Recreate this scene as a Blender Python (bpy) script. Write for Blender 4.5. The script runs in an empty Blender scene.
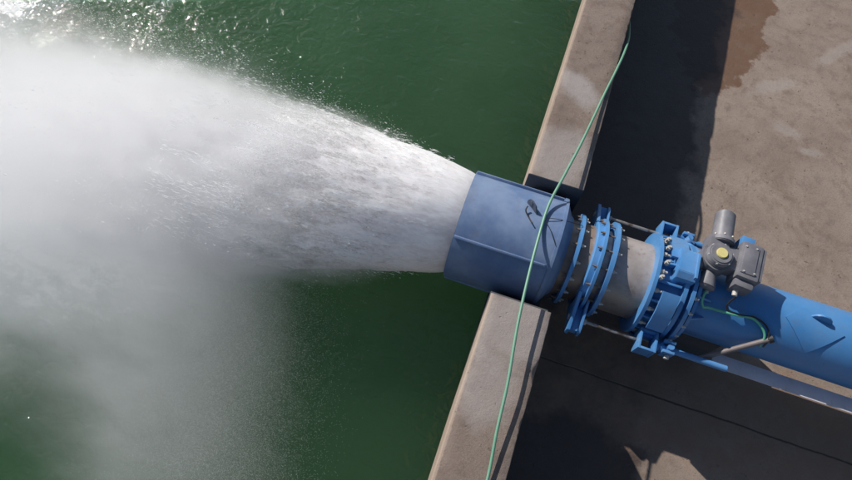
import bpy, bmesh, math, random
from mathutils import Vector, Matrix, noise
random.seed(7)
S = bpy.context.scene
COL = S.collection
PI = math.pi

# ------------------------------------------------------------------ levels
WATER_Z = -1.30
FLOOR_Z = -1.55
AY, AZ = 3.24, -0.45            # pipe axis (runs along X)
MOUTH_X = -0.58
SUN_SHADOW = (1.22, -0.73)      # horizontal shadow shift per metre of height

# ------------------------------------------------------------------ node helpers
class NT:
    def __init__(s, mat):
        mat.use_nodes = True
        s.t = mat.node_tree; s.t.nodes.clear()
        s.out = s.t.nodes.new('ShaderNodeOutputMaterial')
    def n(s, typ, **kw):
        nd = s.t.nodes.new(typ)
        for k, v in kw.items(): setattr(nd, k, v)
        return nd
    def put(s, sock, v):
        if v is None: return
        if isinstance(v, bpy.types.NodeSocket): s.t.links.new(v, sock)
        elif isinstance(v, (tuple, list)) and sock.type == 'RGBA' and len(v) == 3: sock.default_value = (*v, 1)
        else: sock.default_value = v
    def m(s, op, a, b=None, c=None, clamp=False):
        nd = s.n('ShaderNodeMath', operation=op, use_clamp=clamp)
        s.put(nd.inputs[0], a); s.put(nd.inputs[1], b)
        if c is not None: s.put(nd.inputs[2], c)
        return nd.outputs[0]
    def smooth(s, v, a, b, lo=0.0, hi=1.0):
        nd = s.n('ShaderNodeMapRange', interpolation_type='SMOOTHSTEP')
        s.put(nd.inputs[0], v)
        if a < b: s.put(nd.inputs[1], a); s.put(nd.inputs[2], b); s.put(nd.inputs[3], lo); s.put(nd.inputs[4], hi)
        else: s.put(nd.inputs[1], b); s.put(nd.inputs[2], a); s.put(nd.inputs[3], hi); s.put(nd.inputs[4], lo)
        return nd.outputs[0]
    def pos(s):
        if not hasattr(s, '_p'): s._p = s.n('ShaderNodeNewGeometry').outputs['Position']
        return s._p
    def xyz(s, v=None):
        nd = s.n('ShaderNodeSeparateXYZ'); s.put(nd.inputs[0], v or s.pos()); return nd.outputs
    def comb(s, x, y, z):
        nd = s.n('ShaderNodeCombineXYZ')
        for i, q in enumerate((x, y, z)): s.put(nd.inputs[i], q)
        return nd.outputs[0]
    def noise(s, scale, detail=4, rough=.55, vec=None, dist=0.0, stretch=None, color=False):
        vec = vec or s.pos()
        if stretch:
            mp = s.n('ShaderNodeVectorMath', operation='MULTIPLY'); s.put(mp.inputs[0], vec); mp.inputs[1].default_value = stretch; vec = mp.outputs[0]
        nd = s.n('ShaderNodeTexNoise'); s.put(nd.inputs['Vector'], vec)
        nd.inputs['Scale'].default_value = scale; nd.inputs['Detail'].default_value = detail
        nd.inputs['Roughness'].default_value = rough; nd.inputs['Distortion'].default_value = dist
        return nd.outputs['Color' if color else 'Fac']
    def mix(s, f, a, b, mode='MIX'):
        nd = s.n('ShaderNodeMix', data_type='RGBA', blend_type=mode)
        s.put(nd.inputs[0], f); s.put(nd.inputs[6], a); s.put(nd.inputs[7], b)
        return nd.outputs[2]
    def bump(s, h, strength=.3, dist=.01, nrm=None):
        nd = s.n('ShaderNodeBump'); s.put(nd.inputs['Height'], h)
        nd.inputs['Strength'].default_value = strength; nd.inputs['Distance'].default_value = dist
        if nrm: s.put(nd.inputs['Normal'], nrm)
        return nd.outputs[0]
    def pbsdf(s, col, rough=.5, metal=0.0, nrm=None, **kw):
        nd = s.n('ShaderNodeBsdfPrincipled')
        s.put(nd.inputs['Base Color'], col); s.put(nd.inputs['Roughness'], rough); s.put(nd.inputs['Metallic'], metal)
        if nrm: s.put(nd.inputs['Normal'], nrm)
        for k, v in kw.items(): s.put(nd.inputs[k.replace('_', ' ')], v)
        s.t.links.new(nd.outputs[0], s.out.inputs[0])
        return nd
    def blob(s, cx, cy, rx, ry, ang=0.0, wob=.35, wscale=2.5, soft=.5):
        """1 inside a ragged ellipse lying in plan, 0 outside"""
        x, y, z = s.xyz()
        c, sn = math.cos(ang), math.sin(ang)
        dx = s.m('SUBTRACT', x, cx); dy = s.m('SUBTRACT', y, cy)
        u = s.m('DIVIDE', s.m('ADD', s.m('MULTIPLY', dx, c), s.m('MULTIPLY', dy, sn)), rx)
        v = s.m('DIVIDE', s.m('SUBTRACT', s.m('MULTIPLY', dy, c), s.m('MULTIPLY', dx, sn)), ry)
        d = s.m('SQRT', s.m('ADD', s.m('MULTIPLY', u, u), s.m('MULTIPLY', v, v)))
        nz = s.m('MULTIPLY', s.m('SUBTRACT', s.noise(wscale, 6, .65), .5), wob * 4)
        return s.smooth(s.m('ADD', d, nz), 1 + soft / 2, 1 - soft / 2)

def mat(name):
    m = bpy.data.materials.new(name); return m, NT(m)

def paint(name, base, faded, dirt=.35, rough=.38, scale=3.0):
    m, t = mat(name)
    a = t.noise(scale, 7, .62); b = t.noise(scale * 9, 5, .6)
    c = t.mix(t.smooth(a, .35, .7), base, faded)
    dd = t.m('MULTIPLY', t.smooth(t.noise(scale * 2.3, 8, .7, dist=.6), .5, .74), dirt)
    c = t.mix(dd, c, (.16, .14, .125))
    run = t.smooth(t.noise(scale * 2.2, 6, .65, stretch=(3.5, .35, .35)), .56, .74)
    c = t.mix(t.m('MULTIPLY', run, dirt * .55), c, (.20, .19, .185))
    ch = t.smooth(t.noise(scale * 14, 3, .5), .72, .78)
    c = t.mix(t.m('MULTIPLY', ch, .5), c, (.12, .085, .06))
    r = t.m('ADD', t.m('MULTIPLY', b, .25), rough - .08)
    t.pbsdf(c, r, 0, t.bump(b, .12, .004))
    return m
M = {}
M['blue'] = paint('blue_paint', (.070, .235, .50), (.11, .275, .53), .45, .36)
M['blue_pipe'] = paint('blue_pipe_paint', (.052, .205, .46), (.085, .245, .49), .38, .36, 1.6)
M['hood'] = paint('weathered_blue_paint', (.10, .165, .31), (.20, .27, .40), .42, .42, 1.9)
M['grey_paint'] = paint('grey_machine_paint', (.145, .142, .158), (.21, .205, .22), .4, .45, 5)
M['beam'] = paint('beam_paint', (.58, .54, .57), (.64, .60, .62), .25, .5, 3)

m, t = mat('grey_steel'); M['steel'] = m
b = t.noise(4, 7, .65); x, y, z = t.xyz()
c = t.mix(t.smooth(b, .3, .7), (.35, .30, .27), (.46, .41, .385))
c = t.mix(t.m('MULTIPLY', t.smooth(t.noise(7, 8, .7), .52, .7), .55), c, (.17, .10, .06))
c = t.mix(t.m('MULTIPLY', t.smooth(t.m('ADD', x, t.m('MULTIPLY', b, .2)), 1.12, .98), .75), c, (.24, .155, .105))
c = t.mix(t.m('MULTIPLY', t.smooth(t.m('ADD', y, t.m('MULTIPLY', b, .3)), 3.3, 3.0), .45), c, (.27, .18, .125))  # lower half painted brown to stand for the floor's reflection
t.pbsdf(c, t.m('ADD', t.m('MULTIPLY', b, .25), .28), .25, t.bump(t.noise(30, 4), .1, .003))
m, t = mat('bolt_zinc'); M['bolt'] = m
t.pbsdf(t.mix(t.noise(60, 3), (.42, .39, .34), (.60, .57, .52)), .6, .1)
m, t = mat('bolt_rust'); M['rust'] = m
t.pbsdf(t.mix(t.noise(50, 3), (.10, .075, .06), (.24, .18, .14)), .7, .1)
m, t = mat('rod_steel'); M['rod'] = m
t.pbsdf(t.mix(t.smooth(t.noise(9, 5, .6), .45, .6), (.38, .36, .34), (.16, .12, .10)), .4, .6)
m, t = mat('yellow_cap'); M['yellow'] = m
t.pbsdf(t.mix(t.noise(40, 3), (.60, .50, .17), (.70, .62, .28)), .5)
m, t = mat('hose_rubber'); M['hose'] = m
t.pbsdf(t.mix(t.noise(12, 4), (.115, .285, .185), (.18, .36, .25)), .42)
m, t = mat('cable_green'); M['cable'] = m
t.pbsdf(t.mix(t.noise(9, 3), (.06, .36, .19), (.20, .55, .38)), .45)
m, t = mat('black_rubber'); M['black'] = m
t.pbsdf((.018, .018, .02), .6)
m, t = mat('dark_lug'); M['lug'] = m
t.pbsdf(t.mix(t.noise(30, 3), (.04, .06, .10), (.10, .12, .16)), .5)
m, t = mat('brown_conduit'); M['conduit'] = m
t.pbsdf(t.mix(t.noise(14, 5), (.21, .175, .17), (.13, .105, .10)), .55)

# concrete -------------------------------------------------------------
def concrete_common(t, light, dark, scale=1.0):
    big = t.noise(.9 * scale, 8, .62); mid = t.noise(4.5 * scale, 8, .68); fine = t.noise(38 * scale, 6, .7); grit = t.noise(150, 3, .6)
    c = t.mix(t.smooth(big, .32, .68), dark, light)
    c = t.mix(t.m('MULTIPLY', t.smooth(mid, .48, .68), .62), c, tuple(q * .68 for q in dark))
    c = t.mix(t.m('MULTIPLY', t.smooth(t.noise(2.2, 9, .72, dist=.8), .54, .70), .30), c, tuple(min(1, q * 1.35) for q in light))
    c = t.mix(t.m('MULTIPLY', t.smooth(fine, .42, .66), .32), c, tuple(q * .6 for q in dark))
    c = t.mix(t.m('MULTIPLY', t.smooth(grit, .40, .62), .20), c, tuple(min(1, q * 1.2) for q in light))
    c = t.mix(t.m('MULTIPLY', t.smooth(t.noise(1.7, 9, .75, dist=1.5), .50, .66), .38), c, tuple(q * k for q, k in zip(dark, (.72, .62, .55))))
    pit = t.smooth(t.m('ADD', t.noise(15, 4, .55), t.m('MULTIPLY', t.m('SUBTRACT', t.noise(1.3, 3), .5), .22)), .66, .73)
    c = t.mix(t.m('MULTIPLY', pit, .6), c, tuple(q * .42 for q in dark))
    h = t.m('ADD', t.m('MULTIPLY', fine, .6), t.m('ADD', t.m('MULTIPLY', grit, .25), t.m('MULTIPLY', mid, 1.2)))
    h = t.m('SUBTRACT', h, t.m('MULTIPLY', pit, .8))
    return c, h

m, t = mat('slab_concrete'); M['slab'] = m
c, h = concrete_common(t, (.305, .240, .194), (.215, .162, .128))
x, y, z = t.xyz()
# pale scuffs
for (cx, cy, rx, ry, an) in ((3.35, 7.9, .42, .12, .6), (3.65, 7.1, .22, .1, -.3), (4.0, 6.8, .18, .07, .2), (4.3, 9.0, .5, .1, .9), (3.6, 3.62, .5, .12, 0)):
    c = t.mix(t.m('MULTIPLY', t.blob(cx, cy, rx, ry, an, .6, 4.5, 1.1), .30), c, (.42, .385, .355))
# brown wet seep beside the shadow line and a wet film along the wall foot, painted darker to deepen the wall's shadow
wet1 = t.m('MULTIPLY', t.blob(2.35, 9.5, .80, 2.05, 0, .27, 2.3, .10), t.smooth(t.noise(2.2, 7, .65), .2, .6, .7, 1.0))
c = t.mix(t.m('MULTIPLY', wet1, .9), c, (.140, .070, .036))
wet0 = t.blob(4.9, 8.9, .22, .5, .3, .3, 3, .3)
c = t.mix(t.m('MULTIPLY', wet0, .5), c, (.16, .10, .065))
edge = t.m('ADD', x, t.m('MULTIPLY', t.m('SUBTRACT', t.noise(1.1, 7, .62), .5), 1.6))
wet_shade = t.smooth(edge, 2.55, 2.25)
c = t.mix(t.m('MULTIPLY', wet_shade, .82), c, (.036, .021, .015))
# damp, mottled strip below the pipe, tinted warm in place of bounced light
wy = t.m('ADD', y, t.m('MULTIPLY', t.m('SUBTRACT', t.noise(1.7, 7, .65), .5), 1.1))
wet_bounce = t.m('MULTIPLY', t.smooth(wy, 3.2, 2.9), t.smooth(wy, 1.55, 1.85))
c = t.mix(t.m('MULTIPLY', wet_bounce, t.smooth(t.noise(3.1, 8, .7, dist=.5), .3, .7, .45, .95)), c, (.235, .150, .098))
# control joint running parallel with the pipe, plus hair cracks
jw = t.m('ADD', y, t.m('MULTIPLY', t.m('SUBTRACT', t.noise(2.2, 4, .6), .5), .05))
jd = t.m('ABSOLUTE', t.m('SUBTRACT', jw, 2.33))
joint = t.smooth(t.m('ADD', jd, t.m('MULTIPLY', t.noise(9, 4), .008)), .022, .008)
c = t.mix(t.m('MULTIPLY', joint, .85), c, (.03, .024, .022))
vo = t.n('ShaderNodeTexVoronoi', feature='DISTANCE_TO_EDGE')
mp = t.n('ShaderNodeVectorMath', operation='ADD')
nc = t.noise(2.6, 6, .7, color=True)
t.put(mp.inputs[0], t.pos()); t.put(mp.inputs[1], nc)
t.put(vo.inputs['Vector'], mp.outputs[0]); vo.inputs['Scale'].default_value = .62
crack = t.smooth(vo.outputs['Distance'], .006, .001)
c = t.mix(t.m('MULTIPLY', crack, .35), c, (.10, .075, .06))
wet = t.m('MAXIMUM', t.m('MAXIMUM', wet1, wet_shade), t.m('MULTIPLY', wet_bounce, .5))
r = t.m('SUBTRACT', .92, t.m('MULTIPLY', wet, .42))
h = t.m('SUBTRACT', h, t.m('MULTIPLY', joint, 2.0))
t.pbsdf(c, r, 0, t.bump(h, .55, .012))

m, t = mat('wall_concrete'); M['wall'] = m
c, h = concrete_common(t, (.24, .187, .155), (.165, .120, .095), 1.3)
for (cx, cy, rx, ry, an, k) in ((.25, 5.35, .34, .17, -.6, .5), (.3, 4.25, .36, .42, 0, .42), (.3, 2.05, .42, .42, 0, .42), (.25, 1.35, .3, .35, .3, .35)):
    c = t.mix(t.m('MULTIPLY', t.blob(cx, cy, rx, ry, an, .35, 3.2, .8), k), c, (.42, .39, .375))
x, y, z = t.xyz()
sunlit_arris = t.smooth(t.m('ADD', x, t.m('MULTIPLY', t.noise(14, 5), .03)), .055, .04)
c = t.mix(t.m('MULTIPLY', sunlit_arris, .6), c, (.40, .31, .24))  # water-side edge painted pale tan, standing for sun on that face
low = t.smooth(t.m('ADD', z, t.m('MULTIPLY', t.noise(6, 5), .2)), -.95, -1.15)
c = t.mix(t.m('MULTIPLY', low, .8), c, (.05, .06, .035))
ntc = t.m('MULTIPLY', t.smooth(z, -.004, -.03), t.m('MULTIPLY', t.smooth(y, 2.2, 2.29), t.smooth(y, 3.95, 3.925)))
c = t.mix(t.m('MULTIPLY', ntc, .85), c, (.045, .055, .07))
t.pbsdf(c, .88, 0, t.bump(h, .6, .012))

# water ----------------------------------------------------------------
m, t = mat('green_water'); M['water'] = m
x, y, z = t.xyz()
# agitation grows towards where the jet lands
dx = t.m('ADD', x, 8.6); dy = t.m('SUBTRACT', y, 4.6)
dist = t.m('SQRT', t.m('ADD', t.m('MULTIPLY', dx, dx), t.m('MULTIPLY', dy, dy)))
ag = t.smooth(dist, 8.5, 1.0)
w1 = t.noise(1.1, 3, .5, dist=.4, stretch=(1, 1.5, 1)); w2 = t.noise(4.2, 2, .5, dist=.7, stretch=(1, 1.3, 1)); w3 = t.noise(12, 1.5, .5, dist=.5); w4 = t.noise(42, 3, .6)
h = t.m('ADD', t.m('MULTIPLY', w1, .05), t.m('MULTIPLY', w2, t.m('ADD', .033, t.m('MULTIPLY', ag, .018))))
h = t.m('ADD', h, t.m('MULTIPLY', w3, t.m('ADD', .0110, t.m('MULTIPLY', ag, .010))))
h = t.m('ADD', h, t.m('MULTIPLY', w4, t.m('ADD', .0005, t.m('MULTIPLY', ag, .0011))))
nrm = t.bump(h, 1.0, 1.0)
base = t.mix(t.smooth(t.noise(.5, 4, .5), .35, .65), (.034, .084, .037), (.042, .098, .044))
fz = t.m('ADD', t.noise(3.3, 9, .74, dist=1.2, stretch=(.6, 1.2, 1)), t.m('MULTIPLY', t.noise(21, 5, .7), .22))
# foam where the jet lands and drifts
fx = t.m('SUBTRACT', t.m('ADD', x, 5.9), 0); fy = t.m('SUBTRACT', y, 2.2)
fd = t.m('SQRT', t.m('ADD', t.m('MULTIPLY', t.m('MULTIPLY', fx, fx), .17), t.m('MULTIPLY', t.m('MULTIPLY', fy, fy), .30)))
fd2 = t.m('SQRT', t.m('ADD', t.m('MULTIPLY', t.m('ADD', x, 9.6), t.m('ADD', x, 9.6)), t.m('MULTIPLY', t.m('MULTIPLY', t.m('SUBTRACT', y, 5.6), t.m('SUBTRACT', y, 5.6)), .5)))
near = t.m('MAXIMUM', t.smooth(fd, 1.5, .45), t.smooth(fd2, 2.3, 1.1))
foam = t.m('MULTIPLY', t.smooth(t.m('ADD', fz, t.m('MULTIPLY', near, .32)), .80, .98), near)
# aerated milky water under the foam
base = t.mix(t.m('MULTIPLY', near, .75), base, (.30, .34, .33))
col = t.mix(foam, base, (.68, .70, .70))
pw = t.pbsdf(col, t.m('ADD', .03, t.m('MULTIPLY', foam, .5)), 0, nrm, IOR=1.333, Subsurface_Weight=1.0, Subsurface_Radius=(13.0, 15.0, 13.0), Subsurface_Scale=1.0)
pw.subsurface_method = 'BURLEY'

# jet ------------------------------------------------------------------
m, t = mat('white_water'); M['jet'] = m
st = t.noise(7, 8, .72, dist=.5, stretch=(.42, 1.3, 1.3)); st2 = t.noise(24, 7, .75, dist=.4, stretch=(.35, 1.5, 1.5)); st3 = t.noise(60, 4, .7, stretch=(.6, 1, 1))
x, y, z = t.xyz()
sd = t.m('SUBTRACT', MOUTH_X, x)
f = t.m('ADD', t.m('MULTIPLY', st, .6), t.m('MULTIPLY', st2, .4))
c = t.mix(t.smooth(f, .38, .60), (.76, .72, .705), (.90, .88, .88))
# torn away into the surrounding spray downstream
tear = t.m('ADD', t.m('MULTIPLY', t.m('SUBTRACT', f, .5), 7.0), t.m('MULTIPLY', t.m('SUBTRACT', st3, .5), 1.6))
al = t.smooth(t.m('SUBTRACT', t.m('MULTIPLY', sd, 1.25), tear), 3.1, 1.0)
hgt = t.m('ADD', t.m('ADD', st, t.m('MULTIPLY', st2, .5)), t.m('MULTIPLY', st3, .15))
jb = t.pbsdf(c, .55, 0, t.bump(hgt, .36, .05), Subsurface_Weight=1.0, Subsurface_Radius=(.75, .70, .68), Subsurface_Scale=1.0, Alpha=al)
m, t = mat('droplet_water'); M['drop'] = m
t.pbsdf((.90, .91, .92), .6, 0, None, Subsurface_Weight=1.0, Subsurface_Radius=(.02, .02, .02), Subsurface_Scale=1.0)

# spray: the density is a field evaluated once into a voxel grid
class GT(NT):
    def __init__(s, tree): s.t = tree
    def pos(s):
        if not hasattr(s, '_p'): s._p = s.n('GeometryNodeInputPosition').outputs[0]
        return s._p
BOX0, BOX1 = (-11.0, -2.2, WATER_Z + .01), (-.62, 5.9, 1.0)
def spray_density(t):
    x, y, z = t.xyz()
    s = t.m('MAXIMUM', t.m('SUBTRACT', MOUTH_X, x), 0.0)
    cz = t.m('SUBTRACT', AZ, t.m('MULTIPLY', t.m('MULTIPLY', s, s), .026))
    dy = t.m('SUBTRACT', y, t.m('ADD', AY, t.m('MULTIPLY', t.m('TANH', t.m('MULTIPLY', s, .45)), -.42))); dz = t.m('SUBTRACT', z, cz)
    R = t.m('ADD', .56, t.m('MULTIPLY', t.m('SUBTRACT', 1.0, t.m('POWER', 2.718, t.m('MULTIPLY', s, -.30))), .86))
    q = t.m('DIVIDE', t.m('SQRT', t.m('ADD', t.m('MULTIPLY', dy, dy), t.m('MULTIPLY', dz, dz))), R)
    n1 = t.m('SUBTRACT', t.noise(1.5, 5, .6, stretch=(.55, 1, 1)), .5)
    n2 = t.m('SUBTRACT', t.noise(5.5, 5, .7, stretch=(.45, 1, 1)), .5)
    q2 = t.m('ADD', q, t.m('ADD', t.m('MULTIPLY', n1, .7), t.m('MULTIPLY', n2, 1.1)))
    ramp = t.smooth(s, .35, 2.0)
    jet = t.m('MULTIPLY', t.smooth(q2, 1.25, .80), t.m('ADD', .10, t.m('MULTIPLY', ramp, t.smooth(s, 7.0, 2.2, .9, 4.2))))
    hy = t.m('ADD', y, t.m('MULTIPLY', n1, 1.6))
    hy2 = t.m('ADD', t.m('SUBTRACT', hy, .15), t.m('MULTIPLY', t.smooth(x, -4.4, -2.9), .95))
    lee = t.m('MULTIPLY', t.smooth(hy2, -.8, 1.0), t.smooth(hy, 4.7, 3.6))
    hx = t.m('ADD', t.m('ADD', t.m('ADD', x, t.m('MULTIPLY', y, .33)), t.m('MULTIPLY', n1, 2.2)), t.m('MULTIPLY', n2, .9))
    lee = t.m('MULTIPLY', lee, t.smooth(hx, -1.15, -3.3))
    hz = t.smooth(z, .5, -.9)
    wisp = t.m('ADD', t.m('MULTIPLY', n1, 2.4), t.m('MULTIPLY', n2, 1.6))
    mist = t.m('MULTIPLY', t.m('MULTIPLY', lee, hz), t.m('MAXIMUM', t.m('ADD', .85, wisp), .15))
    gy = t.m('DIVIDE', t.m('SUBTRACT', y, 1.75), .85)
    veil = t.m('POWER', 2.718, t.m('MULTIPLY', t.m('MULTIPLY', gy, gy), -1.0))
    veil = t.m('MULTIPLY', t.m('MULTIPLY', veil, t.smooth(hx, -1.3, -3.6)), t.m('MULTIPLY', t.smooth(z, .95, -.1), t.m('MAXIMUM', t.m('ADD', .55, wisp), .05)))
    mist = t.m('ADD', mist, veil)
    d = t.m('MAXIMUM', t.m('ADD', jet, t.m('MULTIPLY', mist, 1.15)), 0.0)
    return t.m('MULTIPLY', d, t.m('MULTIPLY', t.smooth(x, BOX0[0], BOX0[0] + .6), t.smooth(y, BOX1[1], BOX1[1] - .5)))
M['mist'] = bpy.data.materials.new('spray_volume')
t = NT(M['mist'])
pv = t.n('ShaderNodeVolumePrincipled')
pv.inputs['Color'].default_value = (.985, .984, .99, 1)
pv.inputs['Anisotropy'].default_value = .45
pv.inputs['Density'].default_value = 1.0
t.t.links.new(pv.outputs[0], t.out.inputs['Volume'])

# ------------------------------------------------------------------ geometry helpers
class MB:
    def __init__(s): s.bm = bmesh.new()
    def box(s, x0, x1, y0, y1, z0, z1, bev=0.0, rot=None, about=None):
        b = bmesh.new(); bmesh.ops.create_cube(b, size=1)
        for v in b.verts: v.co = Vector((x0 + (v.co.x + .5) * (x1 - x0), y0 + (v.co.y + .5) * (y1 - y0), z0 + (v.co.z + .5) * (z1 - z0)))
        if bev: bmesh.ops.bevel(b, geom=b.edges[:] , offset=bev, segments=2, affect='EDGES', profile=.6)
        if rot is not None:
            ab = Vector(about) if about else Vector(((x0 + x1) / 2, (y0 + y1) / 2, (z0 + z1) / 2))
            bmesh.ops.transform(b, matrix=Matrix.Translation(ab) @ rot @ Matrix.Translation(-ab), verts=b.verts)
        return s._join(b)
    def _join(s, b):
        me = bpy.data.meshes.new('tmp'); b.to_mesh(me); b.free(); s.bm.from_mesh(me); bpy.data.meshes.remove(me); return s
    def cyl(s, p0, p1, r0, r1=None, n=24, bev=0.0):
        r1 = r0 if r1 is None else r1
        p0, p1 = Vector(p0), Vector(p1); d = p1 - p0; L = d.length
        b = bmesh.new(); bmesh.ops.create_cone(b, cap_ends=True, segments=n, radius1=r0, radius2=r1, depth=L)
        if bev:
            es = [e for e in b.edges if abs(e.verts[0].co.z - e.verts[1].co.z) < 1e-6]
            bmesh.ops.bevel(b, geom=es, offset=bev, segments=2, affect='EDGES')
        q = Vector((0, 0, 1)).rotation_difference(d.normalized())
        bmesh.ops.transform(b, matrix=Matrix.Translation((p0 + p1) / 2) @ q.to_matrix().to_4x4(), verts=b.verts)
        return s._join(b)
    def lathe(s, prof, n=96, cy=AY, cz=AZ, a0=0.0, a1=2 * PI, closed=True):
        """closed profile of (x, r) turned about the pipe axis"""
        full = abs(a1 - a0 - 2 * PI) < 1e-6
        k = n if full else n + 1
        rings = []
        for i in range(k):
            a = a0 + (a1 - a0) * i / n
            rings.append([s.bm.verts.new((px, cy + r * math.cos(a), cz + r * math.sin(a))) for px, r in prof])
        P = len(prof)
        for i in range(n):
            A, B = rings[i], rings[(i + 1) % k]
            for j in range(P if closed else P - 1):
                s.bm.faces.new((A[j], A[(j + 1) % P], B[(j + 1) % P], B[j]))
        if not full and closed:
            s.bm.faces.new(rings[0][::-1]); s.bm.faces.new(rings[-1])
        return s
    def tube(s, pts, r, n=10, sub=8):
        P = [Vector(p) for p in pts]
        out = []
        for i in range(len(P) - 1):
            p0 = P[max(i - 1, 0)]; p1 = P[i]; p2 = P[i + 1]; p3 = P[min(i + 2, len(P) - 1)]
            for k in range(sub):
                u = k / sub
                out.append(.5 * ((2 * p1) + (p2 - p0) * u + (2 * p0 - 5 * p1 + 4 * p2 - p3) * u * u + (3 * p1 - p0 - 3 * p2 + p3) * u ** 3))
        out.append(P[-1])
        rings = []; up = Vector((0, 0, 1))
        for i, p in enumerate(out):
            d = (out[min(i + 1, len(out) - 1)] - out[max(i - 1, 0)]).normalized()
            if abs(d.dot(up)) > .95: up = Vector((1, 0, 0))
            a = d.cross(up).normalized(); b = a.cross(d)
            rings.append([s.bm.verts.new(p + r * (math.cos(2 * PI * j / n) * a + math.sin(2 * PI * j / n) * b)) for j in range(n)])
        for A, B in zip(rings, rings[1:]):
            for j in range(n): s.bm.faces.new((A[j], A[(j + 1) % n], B[(j + 1) % n], B[j]))
        s.bm.faces.new(rings[0][::-1]); s.bm.faces.new(rings[-1])
        return s
    def prism(s, poly, axis, a, b, bev=0.0):
        """poly in the two other axes, extruded from a to b along axis"""
        B = bmesh.new()
        def mk(p, q):
            if axis == 'X': return (q, p[0], p[1])
            if axis == 'Y': return (p[0], q, p[1])
            return (p[0], p[1], q)
        lo = [B.verts.new(mk(p, a)) for p in poly]; hi = [B.verts.new(mk(p, b)) for p in poly]
        n = len(poly)
        for i in range(n): B.faces.new((lo[i], lo[(i + 1) % n], hi[(i + 1) % n], hi[i]))
        B.faces.new(lo[::-1]); B.faces.new(hi)
        bmesh.ops.recalc_face_normals(B, faces=B.faces[:])
        if bev: bmesh.ops.bevel(B, geom=B.edges[:], offset=bev, segments=2, affect='EDGES')
        return s._join(B)
    def build(s, name, material, parent=None, smooth=True, ang=35):
        bmesh.ops.recalc_face_normals(s.bm, faces=s.bm.faces[:])
        off = Vector((0, 0, 0)); p = parent
        while p: off += p.location; p = p.parent
        for v in s.bm.verts: v.co -= off
        if smooth:
            for f in s.bm.faces: f.smooth = True
            for e in s.bm.edges:
                if len(e.link_faces) == 2 and e.calc_face_angle(0) > math.radians(ang): e.smooth = False
        me = bpy.data.meshes.new(name); s.bm.to_mesh(me); s.bm.free()
        if material: me.materials.append(material)
        o = bpy.data.objects.new(name, me); COL.objects.link(o)
        if parent: o.parent = parent
        return o

def tag(o, label=None, cat=None, group=None, kind=None):
    if label: o['label'] = label
    if cat: o['category'] = cat
    if group: o['group'] = group
    if kind: o['kind'] = kind
    return o
def empty(name, loc, label, cat, group=None):
    o = bpy.data.objects.new(name, None); o.location = loc; o.empty_display_size = .2; COL.objects.link(o)
    return tag(o, label, cat, group)

def bolt_mesh(r=.02, L=.05, material=None):
    """hex head with a stud end, pointing along +X"""
    b = MB(); b.cyl((0, 0, 0), (L * .55, 0, 0), r, n=6); b.cyl((L * .5, 0, 0), (L, 0, 0), r * .55, n=10)
    b.cyl((-.006, 0, 0), (.004, 0, 0), r * 1.25, n=14)
    o = b.build('bolt', material, None); me = o.data; bpy.data.objects.remove(o); return me
BOLT = bolt_mesh(.019, .055, M['bolt']); BOLTB = bolt_mesh(.027, .085, M['bolt']); BOLTR = bolt_mesh(.016, .05, M['rust'])
def bolts(parent, x, R, n, me, sign=1, a0=0.0, skip=None):
    for i in range(n):
        a = a0 + 2 * PI * i / n
        if skip and skip(a): continue
        o = bpy.data.objects.new('bolt', me); COL.objects.link(o); o.parent = parent
        off = Vector((0, 0, 0)); p = parent
        while p: off += p.location; p = p.parent
        o.location = Vector((x, AY + R * math.cos(a), AZ + R * math.sin(a))) - off
        o.rotation_euler = (random.uniform(0, 1), 0, 0 if sign > 0 else PI)
        if sign < 0: o.rotation_euler = (0, 0, PI)

# ------------------------------------------------------------------ setting
def sheet(name, x0, x1, y0, y1, z, material):
    b = bmesh.new(); vs = [b.verts.new(p) for p in ((x0, y0, z), (x1, y0, z), (x1, y1, z), (x0, y1, z))]; b.faces.new(vs)
    me = bpy.data.meshes.new(name); b.to_mesh(me); b.free(); me.materials.append(material)
    o = bpy.data.objects.new(name, me); COL.objects.link(o); o['kind'] = 'structure'; return o
sheet('water', -120, .3, -120, 120, WATER_Z, M['water'])
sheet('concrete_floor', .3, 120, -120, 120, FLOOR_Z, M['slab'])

# wall with the notch that carries the pipe: profile in Y-Z, extruded in X
b = MB()
N0, N1 = 2.345, 3.92
def wall_run(rows):
    rings = []
    for y in rows:
        c0 = max(0, noise.fractal(Vector((y * 2.2, 1.3, 0)), .8, 2.2, 5) - .16) * .05 + .006 * noise.noise(Vector((y * 9, 0, 2))) + .004
        c1 = max(0, noise.fractal(Vector((y * 2.6, 7.7, 0)), .8, 2.2, 5) - .12) * .06 + .006 * noise.noise(Vector((y * 9, 5, 2))) + .004
        c0 = max(c0, .002) + .012; c1 = max(c1, .002) + .005
        w = .008 * noise.fractal(Vector((y * .8, 3, 3)), 1, 2, 3)
        sec = [(0, -2.2), (w, -.6), (w, -.08), (w, -c0 * 1.1), (w + c0 * .35, -c0 * .35), (w + c0, 0), (.12, .002 * noise.noise(Vector((y * 3, 0, 0)))), (.34, 0),
               (.56, .002 * noise.noise(Vector((y * 3, 9, 0)))), (.665 - c1 + w, 0), (.665 - c1 * .35 + w, -c1 * .35), (.665 + w, -c1), (.665, -.10), (.665, -.6), (.665, -2.2)]
        rings.append([b.bm.verts.new((p, y, q)) for p, q in sec])
    for A, B in zip(rings, rings[1:]):
        for k in range(len(A)): b.bm.faces.new((A[k], A[(k + 1) % len(A)], B[(k + 1) % len(A)], B[k]))
    b.bm.faces.new(rings[0][::-1]); b.bm.faces.new(rings[-1])
wall_run([-60, -20, -6] + [-1.5 + .025 * k for k in range(int((N0 - .012 + 1.5) / .025))] + [N0 - .012, N0])
wall_run([N1, N1 + .012] + [N1 + .02 + .025 * k for k in range(240)] + [14, 30, 60])
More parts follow.
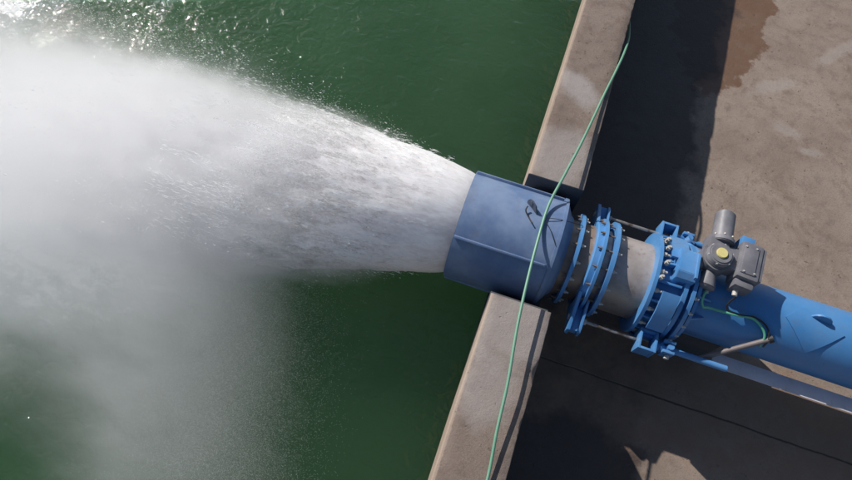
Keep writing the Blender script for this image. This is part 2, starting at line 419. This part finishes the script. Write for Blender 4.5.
b.prism([(N0, -.10), (N0 + .13, -.29), (N0 + .20, -.60), (N0 + .20, -1.16), (N1, -1.16), (N1, -2.2), (N0, -2.2)], 'X', 0.003, .660)  # sill, with an unseen sloping fillet added to block sun through the gap
wall = b.build('concrete_wall', M['wall'], None, ang=42)
tag(wall, 'weathered brown-grey concrete wall between green water and slab, notched for the pipe', 'wall')

# ------------------------------------------------------------------ outlet hood
hood = empty('outlet_hood', (0, AY, AZ - .65), 'wide faded blue steel hood in the wall notch, water bursting from its mouth', 'outlet hood')
R = .655
b = MB()
b.lathe([(MOUTH_X, R), (.50, R), (.50, R + .012), (.535, R + .012), (.535, R - .03), (MOUTH_X + .0, R - .028)], 128)
b.build('shell', M['hood'], hood)
b = MB(); b.lathe([(.536, R - .012), (.62, .50), (.655, .47), (.655, .456), (.60, .456), (.536, R - .05)], 128); b.build('end_cone', M['hood'], hood)
for deg in (49, 130, 211, 292):            # stiffening bars along the shell (angle from +Y)
    a = math.radians(deg); b = MB()
    cc = math.cos(a); sn = math.sin(a)
    b.box(MOUTH_X + .01, .47, -.014, .014, R - .01, R + .034, .006)
    rm = Matrix.Rotation(a - PI / 2, 4, 'X')
    bmesh.ops.transform(b.bm, matrix=Matrix.Translation((0, AY, AZ)) @ rm, verts=b.bm.verts)
    b.build('stiffener', M['hood'], hood)
# lifting lug on the hood crown
def place_on_shell(b, x, deg, r, spin=0):
    """local frame: z outward, x along pipe"""
    rm = Matrix.Translation((x, AY, AZ)) @ Matrix.Rotation(math.radians(deg) - PI / 2, 4, 'X') @ Matrix.Translation((0, 0, r)) @ Matrix.Rotation(spin, 4, 'Z')
    bmesh.ops.transform(b.bm, matrix=rm, verts=b.bm.verts)
b = MB(); b.prism([(-.10, -.005), (.09, -.005), (.06, .05), (.035, .085), (-.03, .10), (-.075, .085), (-.10, .04)], 'Y', -.008, .008, .002)
b.cyl((-.035, -.014, .055), (-.035, .014, .055), .026, n=16)
place_on_shell(b, .15, 79, R, -.75); b.build('lifting_lug', M['lug'], hood)
b = MB(); b.tube([(-.035, -.014, .055), (-.05, -.06, .03), (-.01, -.13, .008), (.03, -.20, .008)], .008, 8)
place_on_shell(b, .12, 80, R, .2); b.build('rope_tail', M['black'], hood)

# ------------------------------------------------------------------ grey flanged pipe
spool = empty('flanged_pipe', (1.0, AY, AZ - .45), 'short grey steel pipe with blue bolted flanges between hood and valve', 'pipe')
b = MB(); b.lathe([(.40, .455), (1.62, .455), (1.62, .42), (.40, .42)], 96); b.build('barrel', M['steel'], spool)
fa = MB().lathe([(.735, .456), (.735, .545), (.775, .545), (.775, .456)], 96).build('flange', M['blue'], spool)
bolts(fa, .775, .505, 16, BOLT, 1, .1); bolts(fa, .735, .505, 16, BOLTR, -1, .1)
# yoke flange with two long ears for the tie rods
b = MB(); b.lathe([(.925, .456), (.925, .50), (.94, .52), (1.00, .52), (1.00, .575), (1.035, .575), (1.035, .456)], 96)
yoke = b.build('flange', M['blue'], spool)
for sg in (1, -1):
    b = MB()
    y0, y1 = AY + sg * .50, AY + sg * (.81 if sg > 0 else .87)
    poly = [(y0, AZ - .17), (y1 - sg * .05, AZ - .10), (y1, AZ - .06), (y1, AZ + .06), (y1 - sg * .05, AZ + .10), (y0, AZ + .17)]
    b.prism([(AY + sg * .46, AZ - .26)] + poly[0:0] + [(y1, AZ - .07), (y1 + sg * .0, AZ + .07), (AY + sg * .46, AZ + .26)], 'X', .925, .965, .006)
    b.prism(poly, 'X', 1.05, 1.08, .004)
    b.box(.965, 1.05, min(y0, y1 - sg * .02), max(y0, y1 - sg * .02), AZ - .05, AZ + .05, .006)
    b.build('ear_plate', M['blue'], spool)
fb = MB().lathe([(1.125, .456), (1.125, .575), (1.17, .575), (1.17, .456)], 96).build('flange', M['blue'], spool)
bolts(fb, 1.17, .532, 16, BOLT, 1, .05); bolts(yoke, 1.00, .545, 16, BOLTR, -1, .05)
st_ = MB(); st_.cyl((0, 0, 0), (.09, 0, 0), .010, n=8); so = st_.build('stud', M['rust']); STUD = so.data; bpy.data.objects.remove(so)
for i in range(16):
    a = .05 + 2 * PI * i / 16
    q = bpy.data.objects.new('stud', STUD); COL.objects.link(q); q.parent = spool
    q.location = Vector((1.035, AY + .53 * math.cos(a), AZ + .53 * math.sin(a))) - spool.location
for sg in (1, -1):
    y = AY + sg * .695
    b = MB(); b.cyl((.93, y, AZ), (1.72, y, AZ), .020, n=14); rod = b.build('tie_rod', M['rod'], spool)
    b = MB(); b.cyl((.915, y, AZ), (.95, y, AZ), .036, n=6); b.build('nut', M['bolt'], rod)
    b = MB(); b.cyl((1.085, y, AZ), (1.125, y, AZ), .036, n=6); b.build('nut', M['bolt'], rod)

# ------------------------------------------------------------------ control valve
valve = empty('control_valve', (1.85, AY, AZ - .62), 'bright blue bolted valve body with ribs and side rod brackets', 'valve')
body = MB().lathe([(1.60, .44), (1.60, .60), (1.64, .60), (1.64, .49), (1.93, .49), (1.93, .585), (1.975, .585), (1.975, .49),
                   (2.02, .49), (2.02, .585), (2.06, .585), (2.06, .40), (1.9, .36)], 128).build('body', M['blue'], valve)
bolts(body, 1.64, .555, 16, BOLTB, 1, .13); bolts(body, 2.06, .55, 20, BOLT, 1, .13)
# curved cover segments standing over the barrel, ribs between
for (a0, a1) in ((-58, 14), (42, 80), (118, 163), (176, 250)):
    b = MB(); b.lathe([(1.72, .632), (1.905, .632), (1.905, .605), (1.72, .605)], 30, a0=math.radians(a0), a1=math.radians(a1))
    b.build('cover_plate', M['blue'], valve)
for i in range(16):
    a = .13 + 2 * PI * i / 16 + PI / 16
    b = MB(); b.box(1.64, 1.90, -.012, .012, .47, .598, .003)
    # taper towards the flange
    for v in b.bm.verts:
        if v.co.z > .55 and v.co.x < 1.7: v.co.z -= .03
    bmesh.ops.transform(b.bm, matrix=Matrix.Translation((0, AY, AZ)) @ Matrix.Rotation(a, 4, 'X'), verts=b.bm.verts)
    b.build('rib', M['blue'], valve)
# mounting box on the crown
b = MB()
b.prism([(AY - .13, AZ + .48), (AY + .24, AZ + .44), (AY + .23, AZ + .64), (AY + .17, AZ + .68), (AY - .06, AZ + .68), (AY - .13, AZ + .63)], 'X', 1.79, 2.0, .006)
b.build('mounting_box', M['blue'], valve)
b = MB(); b.box(1.965, 1.995, AY - .1, AY + .19, AZ + .62, AZ + .695, .004)
b.build('box_lip', M['blue'], valve)
for (bx, by) in ((1.69, .36), (1.69, .22), (1.69, .02), (1.665, -.16)):
    a = MB(); zz = math.sqrt(max(.62 ** 2 - by ** 2, 0)); a.cyl((bx, AY + by, AZ + zz - .05), (bx, AY + by, AZ + zz + .012), .026, n=6); a.cyl((bx, AY + by, AZ + zz + .01), (bx, AY + by, AZ + zz + .035), .014, n=10)
    a.build('bolt', M['bolt'], valve)
# rod brackets: open rectangular boxes on either flank, with fork ends
for sg in (1, -1):
    yc = AY + sg * .70
    b = MB()
    x0, x1 = 1.70, 1.90
    b.box(x0, x0 + .028, yc - .12, yc + .12, AZ - .10, AZ + .12, .004)
    b.box(x1 - .028, x1, yc - .12, yc + .12, AZ - .10, AZ + .12, .004)
    b.box(x0 + .028, x1 - .028, yc + .092, yc + .118, AZ - .098, AZ + .118, .003)
    b.box(x0 + .028, x1 - .028, yc - .118, yc - .092, AZ - .098, AZ + .118, .003)
    br = b.build('rod_bracket', M['blue'], valve)
    b = MB()
    b.cyl((1.90, yc, AZ + .02), (1.97, yc, AZ + .02), .05, n=20)
    b.cyl((1.955, yc, AZ + .02), (2.0, yc, AZ + .02), .066, .05, n=8)
    b.box(1.97, 2.10, yc - .075, yc - .040, AZ - .05, AZ + .115, .008); b.box(1.97, 2.10, yc + .040, yc + .075, AZ - .05, AZ + .115, .008)
    b.cyl((2.05, yc, AZ + .03), (2.05, yc, AZ + .135), .042, .036, n=16, bev=.004)
    b.build('fork', M['blue'], valve)
    b = MB(); b.cyl((2.045, yc - .10, AZ + .03), (2.045, yc + .10, AZ + .03), .018, n=12)
    b.cyl((2.045, yc - .115, AZ + .03), (2.045, yc - .08, AZ + .03), .03, n=6); b.cyl((2.045, yc + .08, AZ + .03), (2.045, yc + .115, AZ + .03), .03, n=6)
    b.build('pin', M['bolt'], valve)
    b = MB(); L = 2.46 if sg > 0 else 2.70
    b.cyl((2.0, yc, AZ + .03), (2.09, yc, AZ + .03), .034, n=16); b.cyl((2.08, yc, AZ + .03), (L, yc, AZ + .03), .036, n=20, bev=.004)
    b.build('push_rod', M['blue'], valve)
# slanting link from the upper fork towards the actuator
b = MB(); b.cyl((2.03, AY + .62, AZ + .10), (2.14, AY + .33, AZ + .42), .034, n=16); b.cyl((2.0, AY + .60, AZ + .06), (2.06, AY + .66, AZ + .15), .055, n=14); b.build('link_arm', M['blue'], valve)
# small triangular gussets behind the rear flange
for deg in (62, 22, 112, 140):
    b = MB(); b.prism([(2.12, 0.0), (2.30, 0.0), (2.27, .03), (2.12, .14)], 'Y', -.011, .011, .002)
    place_on_shell(b, 0.0, deg, .40); b.build('gusset', M['blue'], valve)

# ------------------------------------------------------------------ blue pipe
bp = empty('blue_pipe', (3.5, AY, AZ - .42), 'long bright blue pipe running right from the valve under its actuator', 'pipe')
b = MB(); b.lathe([(2.06, .41), (40, .41), (40, .39), (2.06, .39)], 128); b.build('barrel', M['blue_pipe'], bp)
fl = MB().lathe([(2.085, .42), (2.085, .545), (2.12, .545), (2.12, .42)], 128).build('flange', M['blue'], bp)
# square reinforcing pad set cornerwise on the crown, with a lifting eye
b = MB(); bmn = b.bm; NN = 24; rr = .4135; half = .22
grid = {}
for i in range(NN + 1):
    for j in range(NN + 1):
        u = (i / NN - .5) * 2 * half; v = (j / NN - .5) * 2 * half
        px = 3.38 + (u - v) * .707; arc = (u + v) * .707
        a = PI / 2 - (-arc - .06) / rr
        for lay, r_ in ((0, rr - .01), (1, rr + .010)):
            grid[i, j, lay] = bmn.verts.new((px, AY + r_ * math.cos(a), AZ + r_ * math.sin(a)))
for i in range(NN):
    for j in range(NN):
        bmn.faces.new((grid[i, j, 1], grid[i + 1, j, 1], grid[i + 1, j + 1, 1], grid[i, j + 1, 1]))
for k in range(NN):
    for (p, q) in (((k, 0), (k + 1, 0)), ((k, NN), (k + 1, NN)), ((0, k), (0, k + 1)), ((NN, k), (NN, k + 1))):
        bmn.faces.new((grid[p[0], p[1], 0], grid[q[0], q[1], 0], grid[q[0], q[1], 1], grid[p[0], p[1], 1]))
pad = b.build('pad', M['blue_pipe'], bp)
b = MB(); b.prism([(-.11, -.004), (.11, -.004), (.09, .045), (.045, .085), (0, .095), (-.045, .085), (-.09, .045)], 'Y', -.011, .011, .003)
place_on_shell(b, 3.44, 86, rr + .008, -.12); b.build('lifting_eye', M['blue_pipe'], bp)

# ------------------------------------------------------------------ actuator
ac = empty('electric_actuator', (2.18, 3.44, 0.0), 'grey electric actuator with yellow cap and motor, standing over the blue pipe', 'actuator')
X0, Y0 = 2.17, 3.475
b = MB(); b.cyl((X0, Y0, -.10), (X0, Y0, .02), .12, .10, n=40, bev=.006); b.cyl((X0, Y0, .0), (X0, Y0, .04), .15, n=40, bev=.006); b.build('pedestal', M['blue'], ac)
b = MB(); b.cyl((X0, Y0, .04), (X0, Y0, .26), .165, .165, n=48, bev=.02); b.cyl((X0, Y0, .255), (X0, Y0, .32), .145, .12, n=48, bev=.012)
b.box(X0 - .02, X0 + .25, Y0 - .11, Y0 + .16, .06, .25, .03)
b.box(X0 - .13, X0 + .10, Y0 + .06, Y0 + .24, .07, .27, .04)
hs = b.build('housing', M['grey_paint'], ac)
for k in range(6):
    a = k * PI / 3 + .3; b = MB(); b.cyl((X0 + .125 * math.cos(a), Y0 + .125 * math.sin(a), .27), (X0 + .125 * math.cos(a), Y0 + .125 * math.sin(a), .305), .011, n=8); b.build('screw', M['bolt'], hs)
for k in range(8):
    a = k * PI / 4 + .2; b = MB(); b.cyl((X0 + .03 + .122 * math.cos(a), Y0 + .245, .19 + .122 * math.sin(a)), (X0 + .03 + .122 * math.cos(a), Y0 + .262, .19 + .122 * math.sin(a)), .010, n=6); b.build('screw', M['bolt'], hs)
b = MB(); b.cyl((X0, Y0, .315), (X0, Y0, .338), .060, n=40, bev=.006); b.build('indicator_cap', M['yellow'], ac)
b = MB()
b.cyl((X0 + .03, Y0 + .18, .19), (X0 + .03, Y0 + .25, .19), .135, .125, n=40, bev=.01)
b.cyl((X0 + .03, Y0 + .24, .19), (X0 + .03, Y0 + .57, .19), .108, n=40, bev=.014)
b.cyl((X0 + .03, Y0 + .57, .19), (X0 + .03, Y0 + .585, .19), .085, n=40, bev=.004)
b.build('motor', M['grey_paint'], ac)
rz = Matrix.Rotation(math.radians(-4), 4, 'Z')
b = MB(); b.box(X0 + .20, X0 + .43, Y0 - .19, Y0 + .25, .03, .30, .028, rz); b.box(X0 + .385, X0 + .47, Y0 - .17, Y0 + .23, .05, .28, .022, rz)
b.box(X0 + .225, X0 + .375, Y0 - .14, Y0 + .20, .29, .312, .008, rz)
b.box(X0 + .20, X0 + .40, Y0 - .275, Y0 - .17, .05, .25, .03, rz)
eb = b.build('control_box', M['grey_paint'], ac)
for (dx, dy) in ((.245, .18), (.355, .18), (.245, -.12), (.355, -.12)):
    b = MB(); b.cyl((X0 + dx, Y0 + dy, .308), (X0 + dx, Y0 + dy, .322), .010, n=6); b.build('screw', M['bolt'], eb)
b = MB(); b.box(X0 + .225, X0 + .36, Y0 + .24, Y0 + .345, .02, .24, .012, rz); b.build('junction_box', M['blue'], ac)
b = MB(); b.cyl((X0 - .13, Y0 - .03, .13), (X0 - .24, Y0 - .14, .10), .085, .105, n=32, bev=.01); b.cyl((X0 - .24, Y0 - .14, .10), (X0 - .275, Y0 - .175, .09), .09, .05, n=32, bev=.006)
b.build('gear_case', M['grey_paint'], ac)
b = MB(); b.cyl((X0 - .01, Y0 - .13, .12), (X0 - .03, Y0 - .31, .08), .06, .105, n=28, bev=.008); b.cyl((X0 - .03, Y0 - .31, .08), (X0 - .034, Y0 - .335, .075), .105, .075, n=28, bev=.004)
b.build('cable_entry', M['grey_paint'], ac)
b = MB(); b.cyl((X0 + .01, Y0 - .30, .05), (X0 + .012, Y0 - .36, .04), .022, n=12); b.build('cable_gland', M['bolt'], ac)
b = MB(); b.cyl((X0 + .27, Y0 - .27, .13), (X0 + .27, Y0 - .33, .12), .028, n=14)
b.build('cable_gland', M['bolt'], ac)

# ------------------------------------------------------------------ cables and conduit
b = MB()
CY = .05
b.tube([(x, y + CY, z) for x, y, z in [(2.17, 3.08, .06), (2.16, 2.98, .02), (2.20, 2.93, -.03), (2.26, 2.95, -.05), (2.42, 2.96, -.055), (2.58, 2.97, -.05), (2.74, 2.99, -.05), (2.86, 2.93, -.08), (2.92, 2.86, -.13), (2.92, 2.78, -.22)]], .013, 10)
tag(b.build('power_cable', M['cable'], None), 'glossy green cable looping from the actuator over the blue pipe', 'cable')
b = MB()
b.tube([(x, y + CY, z) for x, y, z in [(2.45, 3.08, .12), (2.43, 3.02, .0), (2.48, 2.985, -.035), (2.62, 2.985, -.04), (2.76, 3.01, -.045), (2.90, 2.96, -.07), (2.96, 2.86, -.12), (2.95, 2.78, -.2)]], .010, 8)
tag(b.build('control_cable', M['black'], None), 'thin black cable beside the green one on the blue pipe', 'cable')
cd = empty('cable_conduit', (2.7, 2.75, -.5), 'brown-grey conduit arm slanting off the blue pipe towards the beam', 'conduit')
b = MB(); d0 = Vector((2.98, 2.91, -.14)); d1 = Vector((2.42, 2.585, -.49))
b.cyl(d0, d1, .029, n=18, bev=.003); b.build('tube', M['conduit'], cd)
b = MB(); b.cyl(d0 + (d0 - d1).normalized() * -.01, d0 + (d0 - d1).normalized() * .035, .042, n=14); b.build('end_bush', M['black'], cd)

# ------------------------------------------------------------------ support beam
bm_ = empty('support_beam', (3.5, 2.6, FLOOR_Z), 'long purplish grey steel beam lying parallel below the blue pipe', 'beam')
b = MB(); yb0, yb1 = 2.598, 2.765; zt = -.62
b.box(2.62, 40, yb0, yb1, zt - .012, zt, .002)
b.box(2.63, 40, yb0 + .076, yb0 + .088, zt - .19, zt - .012)
b.build('girder', M['beam'], bm_)
for px in (5.6, 8.5, 12):
    MB().box(px, px + .1, yb0 + .03, yb1 - .03, FLOOR_Z, zt - .19, .004).build('leg', M['beam'], bm_)
    MB().box(px - .06, px + .16, yb0 - .03, yb1 + .03, FLOOR_Z, FLOOR_Z + .015, .003).build('base_plate', M['beam'], bm_)
# unseen concrete saddle under the blue pipe, added to shade the floor strip
for px in (2.55,):
    sd = MB().box(px - .2, px + .27, AY - .26, AY + .5, FLOOR_Z, AZ - .30, .02).build('shade_saddle', M['wall'], None)
    tag(sd, 'unseen concrete block added under the blue pipe to shade the floor', 'added shade block')

# ------------------------------------------------------------------ hose
b = MB()
b.tube([(.46, -3.0, .014), (.47, -1.0, .014), (.49, .0, .016), (.49, .55, .045), (.445, 1.0, .105), (.415, 1.45, .15), (.35, 2.0, .19), (.315, 2.5, .215), (.298, 3.0, .231), (.305, 3.45, .228),
        (.38, 3.9, .195), (.465, 4.4, .13), (.535, 4.9, .07), (.595, 5.35, .03), (.655, 5.75, .018), (.70, 6.1, .0), (.73, 6.5, -.12), (.74, 7.0, -.38), (.75, 7.6, -.75), (.80, 8.4, -1.2), (.95, 9.6, -1.53), (1.1, 12, -1.53)], .0155, 12, 10)
tag(b.build('garden_hose', M['hose'], None), 'pale green hose lying over the wall and across the blue hood', 'hose')
b = MB(); b.tube([(.30, 3.28, .235), (.5, 3.34, .20), (.74, 3.42, .075)], .004, 6, 6)
b.tube([(.30, 3.26, .235), (.40, 3.16, .22), (.50, 3.02, .185)], .004, 6, 6)
tag(b.build('tie_wire', M['black'], None), 'thin dark wire tied from the green hose to the flange', 'wire')

# ------------------------------------------------------------------ jet
def jet_axis(s): return AY - .26 * math.tanh(s / 2.2), AZ - .020 * s * s
def jet_r(s): return .612 + .018 * math.tanh(s * 9) + .175 * s ** .92
def torn(i, name, gain, seed, smax, NS, NA):
    b = MB(); bm = b.bm; rings = []
    for i in range(NS + 1):
        s = smax * (i / NS) ** 1.1
        cy, cz = jet_axis(s); Rj = jet_r(s); ring = []
        amp = min(1, s * 2.2) * (.016 + .040 * min(s, 3)) * gain
        for j in range(NA):
            a = 2 * PI * j / NA
            ca, sa = math.cos(a), math.sin(a)
            q = Vector((s * .55 + seed, ca * 2.1, sa * 2.1))
            nn = noise.fractal(q * 1.3, .9, 2.0, 3) * .8 + .7 * noise.fractal(Vector((s * 1.5, ca * 7.5, sa * 7.5)) + Vector((9, 3, seed)), .7, 2.1, 5)
            r = Rj + amp * nn
            ring.append(bm.verts.new((MOUTH_X - s + (.03 if i == 0 else 0), cy + r * ca, cz + r * sa)))
        rings.append(ring)
    for A, B in zip(rings, rings[1:]):
        for j in range(NA): bm.faces.new((A[j], B[j], B[(j + 1) % NA], A[(j + 1) % NA]))
    return b
b = torn(0, 'water_jet', 1.0, 0, 4.2, 400, 320)
jet = b.build('water_jet', M['jet'], None, ang=180)
tag(jet, 'thick white jet of churning water bursting from the blue hood', 'water jet', kind='stuff')

# droplets: tiny octahedra flung off the jet edge and drifting in the mist
dv, df = [], []
def drop(p, r, st=1.3):
    k = len(dv); ex = r * st
    dv.extend([(p[0] + ex, p[1], p[2]), (p[0] - ex, p[1], p[2]), (p[0], p[1] + r, p[2]), (p[0], p[1] - r, p[2]), (p[0], p[1], p[2] + r), (p[0], p[1], p[2] - r)])
    for a, c, d in ((0, 2, 4), (2, 1, 4), (1, 3, 4), (3, 0, 4), (2, 0, 5), (1, 2, 5), (3, 1, 5), (0, 3, 5)): df.append((k + a, k + c, k + d))
for _ in range(52000):                       # jet fringe
    s = random.uniform(.15, 6.5) ; cy, cz = jet_axis(s); Rj = jet_r(s)
    a = random.uniform(0, 2 * PI)
    off = abs(random.gauss(0, 1)) * (.03 + .075 * s)
    cl = noise.noise(Vector((s * 3, math.cos(a) * 3, math.sin(a) * 3)))
    if cl < -.15 and random.random() < .6: continue
    r = Rj + off - .04 - .10 * max(0.0, 1 - s)
    z = cz + r * math.sin(a)
    if z < WATER_Z + .02: continue
    drop((MOUTH_X - s, cy + r * math.cos(a), z), min(.0075, .0013 * math.exp(abs(random.gauss(0, .55)))), random.uniform(1.2, 4.5))
for _ in range(11000):                       # torn ligaments riding on the jet
    s = .3 + 3.0 * random.random(); cy, cz = jet_axis(s); Rj = jet_r(s)
    a = random.gauss(PI * .55, .8)
    if noise.noise(Vector((s * 1.3, math.cos(a) * 5, math.sin(a) * 5))) < .02: continue
    r = Rj * random.gauss(1.0, .05) + .01
    drop((MOUTH_X - s, cy + r * math.cos(a), cz + r * math.sin(a)), random.uniform(.0015, .0048), random.uniform(4, 14))
n_ = 0
while n_ < 170000:                            # drifting grain on the near edge of the mist
    y = random.uniform(-1.2, 2.9); edge = -1.35 - .33 * y
    x = edge - .10 - random.gauss(.85, .48); z = WATER_Z + .03 + abs(random.gauss(0, .55))
    if x > -.9 or z > .5: continue
    if y < .1 and random.random() < .5 * (.1 - y): continue
    n_ += 1
    drop((x, y, z), random.uniform(.0008, .0021))
me = bpy.data.meshes.new('spray_droplets'); me.from_pydata(dv, [], df); me.materials.append(M['drop'])
o = bpy.data.objects.new('spray_droplets', me); COL.objects.link(o)
tag(o, 'fine water droplets flying off the jet and drifting over green water', 'droplets', kind='stuff')

b = MB(); b.box(BOX0[0], BOX1[0], BOX0[1], BOX1[1], BOX0[2], BOX1[2])
o = b.build('spray_mist', M['mist'], None, smooth=False)
gt = bpy.data.node_groups.new('spray_field', 'GeometryNodeTree')
gt.interface.new_socket(name='Geometry', in_out='INPUT', socket_type='NodeSocketGeometry')
gt.interface.new_socket(name='Geometry', in_out='OUTPUT', socket_type='NodeSocketGeometry')
g = GT(gt)
vc = gt.nodes.new('GeometryNodeVolumeCube')
vc.inputs['Min'].default_value = BOX0; vc.inputs['Max'].default_value = BOX1
for nm, k in (('X', 0), ('Y', 1), ('Z', 2)): vc.inputs['Resolution ' + nm].default_value = int((BOX1[k] - BOX0[k]) / .04)
gt.links.new(spray_density(g), vc.inputs['Density'])
smn = gt.nodes.new('GeometryNodeSetMaterial'); smn.inputs['Material'].default_value = M['mist']
gout = gt.nodes.new('NodeGroupOutput')
gt.links.new(vc.outputs[0], smn.inputs[0]); gt.links.new(smn.outputs[0], gout.inputs[0])
md = o.modifiers.new('spray_field', 'NODES'); md.node_group = gt
tag(o, 'white spray mist drifting from the jet over the green water', 'mist', kind='stuff')

# ------------------------------------------------------------------ light
sx, sy = SUN_SHADOW
to_sun = Vector((-sx, -sy, 1)).normalized()
el = math.asin(to_sun.z); az = math.atan2(to_sun.x, to_sun.y)
w = bpy.data.worlds.new('World'); S.world = w; w.use_nodes = True
nt = w.node_tree; nt.nodes.clear()
sky = nt.nodes.new('ShaderNodeTexSky'); sky.sky_type = 'NISHITA'; sky.sun_disc = False
sky.sun_elevation = el; sky.sun_rotation = az; sky.altitude = 300
bg = nt.nodes.new('ShaderNodeBackground'); bg.inputs[1].default_value = .08
ow = nt.nodes.new('ShaderNodeOutputWorld')
nt.links.new(sky.outputs[0], bg.inputs[0]); nt.links.new(bg.outputs[0], ow.inputs[0])
ld = bpy.data.lights.new('sun', 'SUN'); ld.energy = 4.6; ld.angle = math.radians(.53); ld.color = (1, .955, .90)
lo = bpy.data.objects.new('sun', ld); COL.objects.link(lo)
lo.rotation_euler = to_sun.to_track_quat('Z', 'Y').to_euler(); lo.location = to_sun * 30

# ------------------------------------------------------------------ camera
cam = bpy.data.cameras.new('camera'); co = bpy.data.objects.new('camera', cam); COL.objects.link(co)
Rw = Matrix(((0.9441187935352253, -0.3130661015696611, 0.10309859233551766),
             (0.3272495513585979, 0.8530033825035791, -0.4065623698438522),
             (0.03933744817838342, 0.41758214220130097, 0.9077872656550021)))
co.matrix_world = Matrix.Translation((-0.1695, 0, 6.0)) @ Rw.to_4x4()
cam.sensor_width = 36; cam.lens = 36 * 600 / 852; cam.clip_start = .05; cam.clip_end = 1000
S.camera = co

S.view_settings.view_transform = 'Standard'; S.view_settings.look = 'None'
S.view_settings.exposure = .08; S.view_settings.gamma = 1; S.view_settings.use_curve_mapping = False
cy_ = S.cycles
cy_.use_denoising = True
try: cy_.denoiser = 'OPENIMAGEDENOISE'
except Exception: pass
cy_.use_adaptive_sampling = True; cy_.adaptive_threshold = .015
cy_.max_bounces = 10; cy_.transparent_max_bounces = 16; cy_.volume_bounces = 8; cy_.diffuse_bounces = 4
cy_.volume_step_rate = 3.0; cy_.volume_max_steps = 256
cy_.sample_clamp_indirect = 6
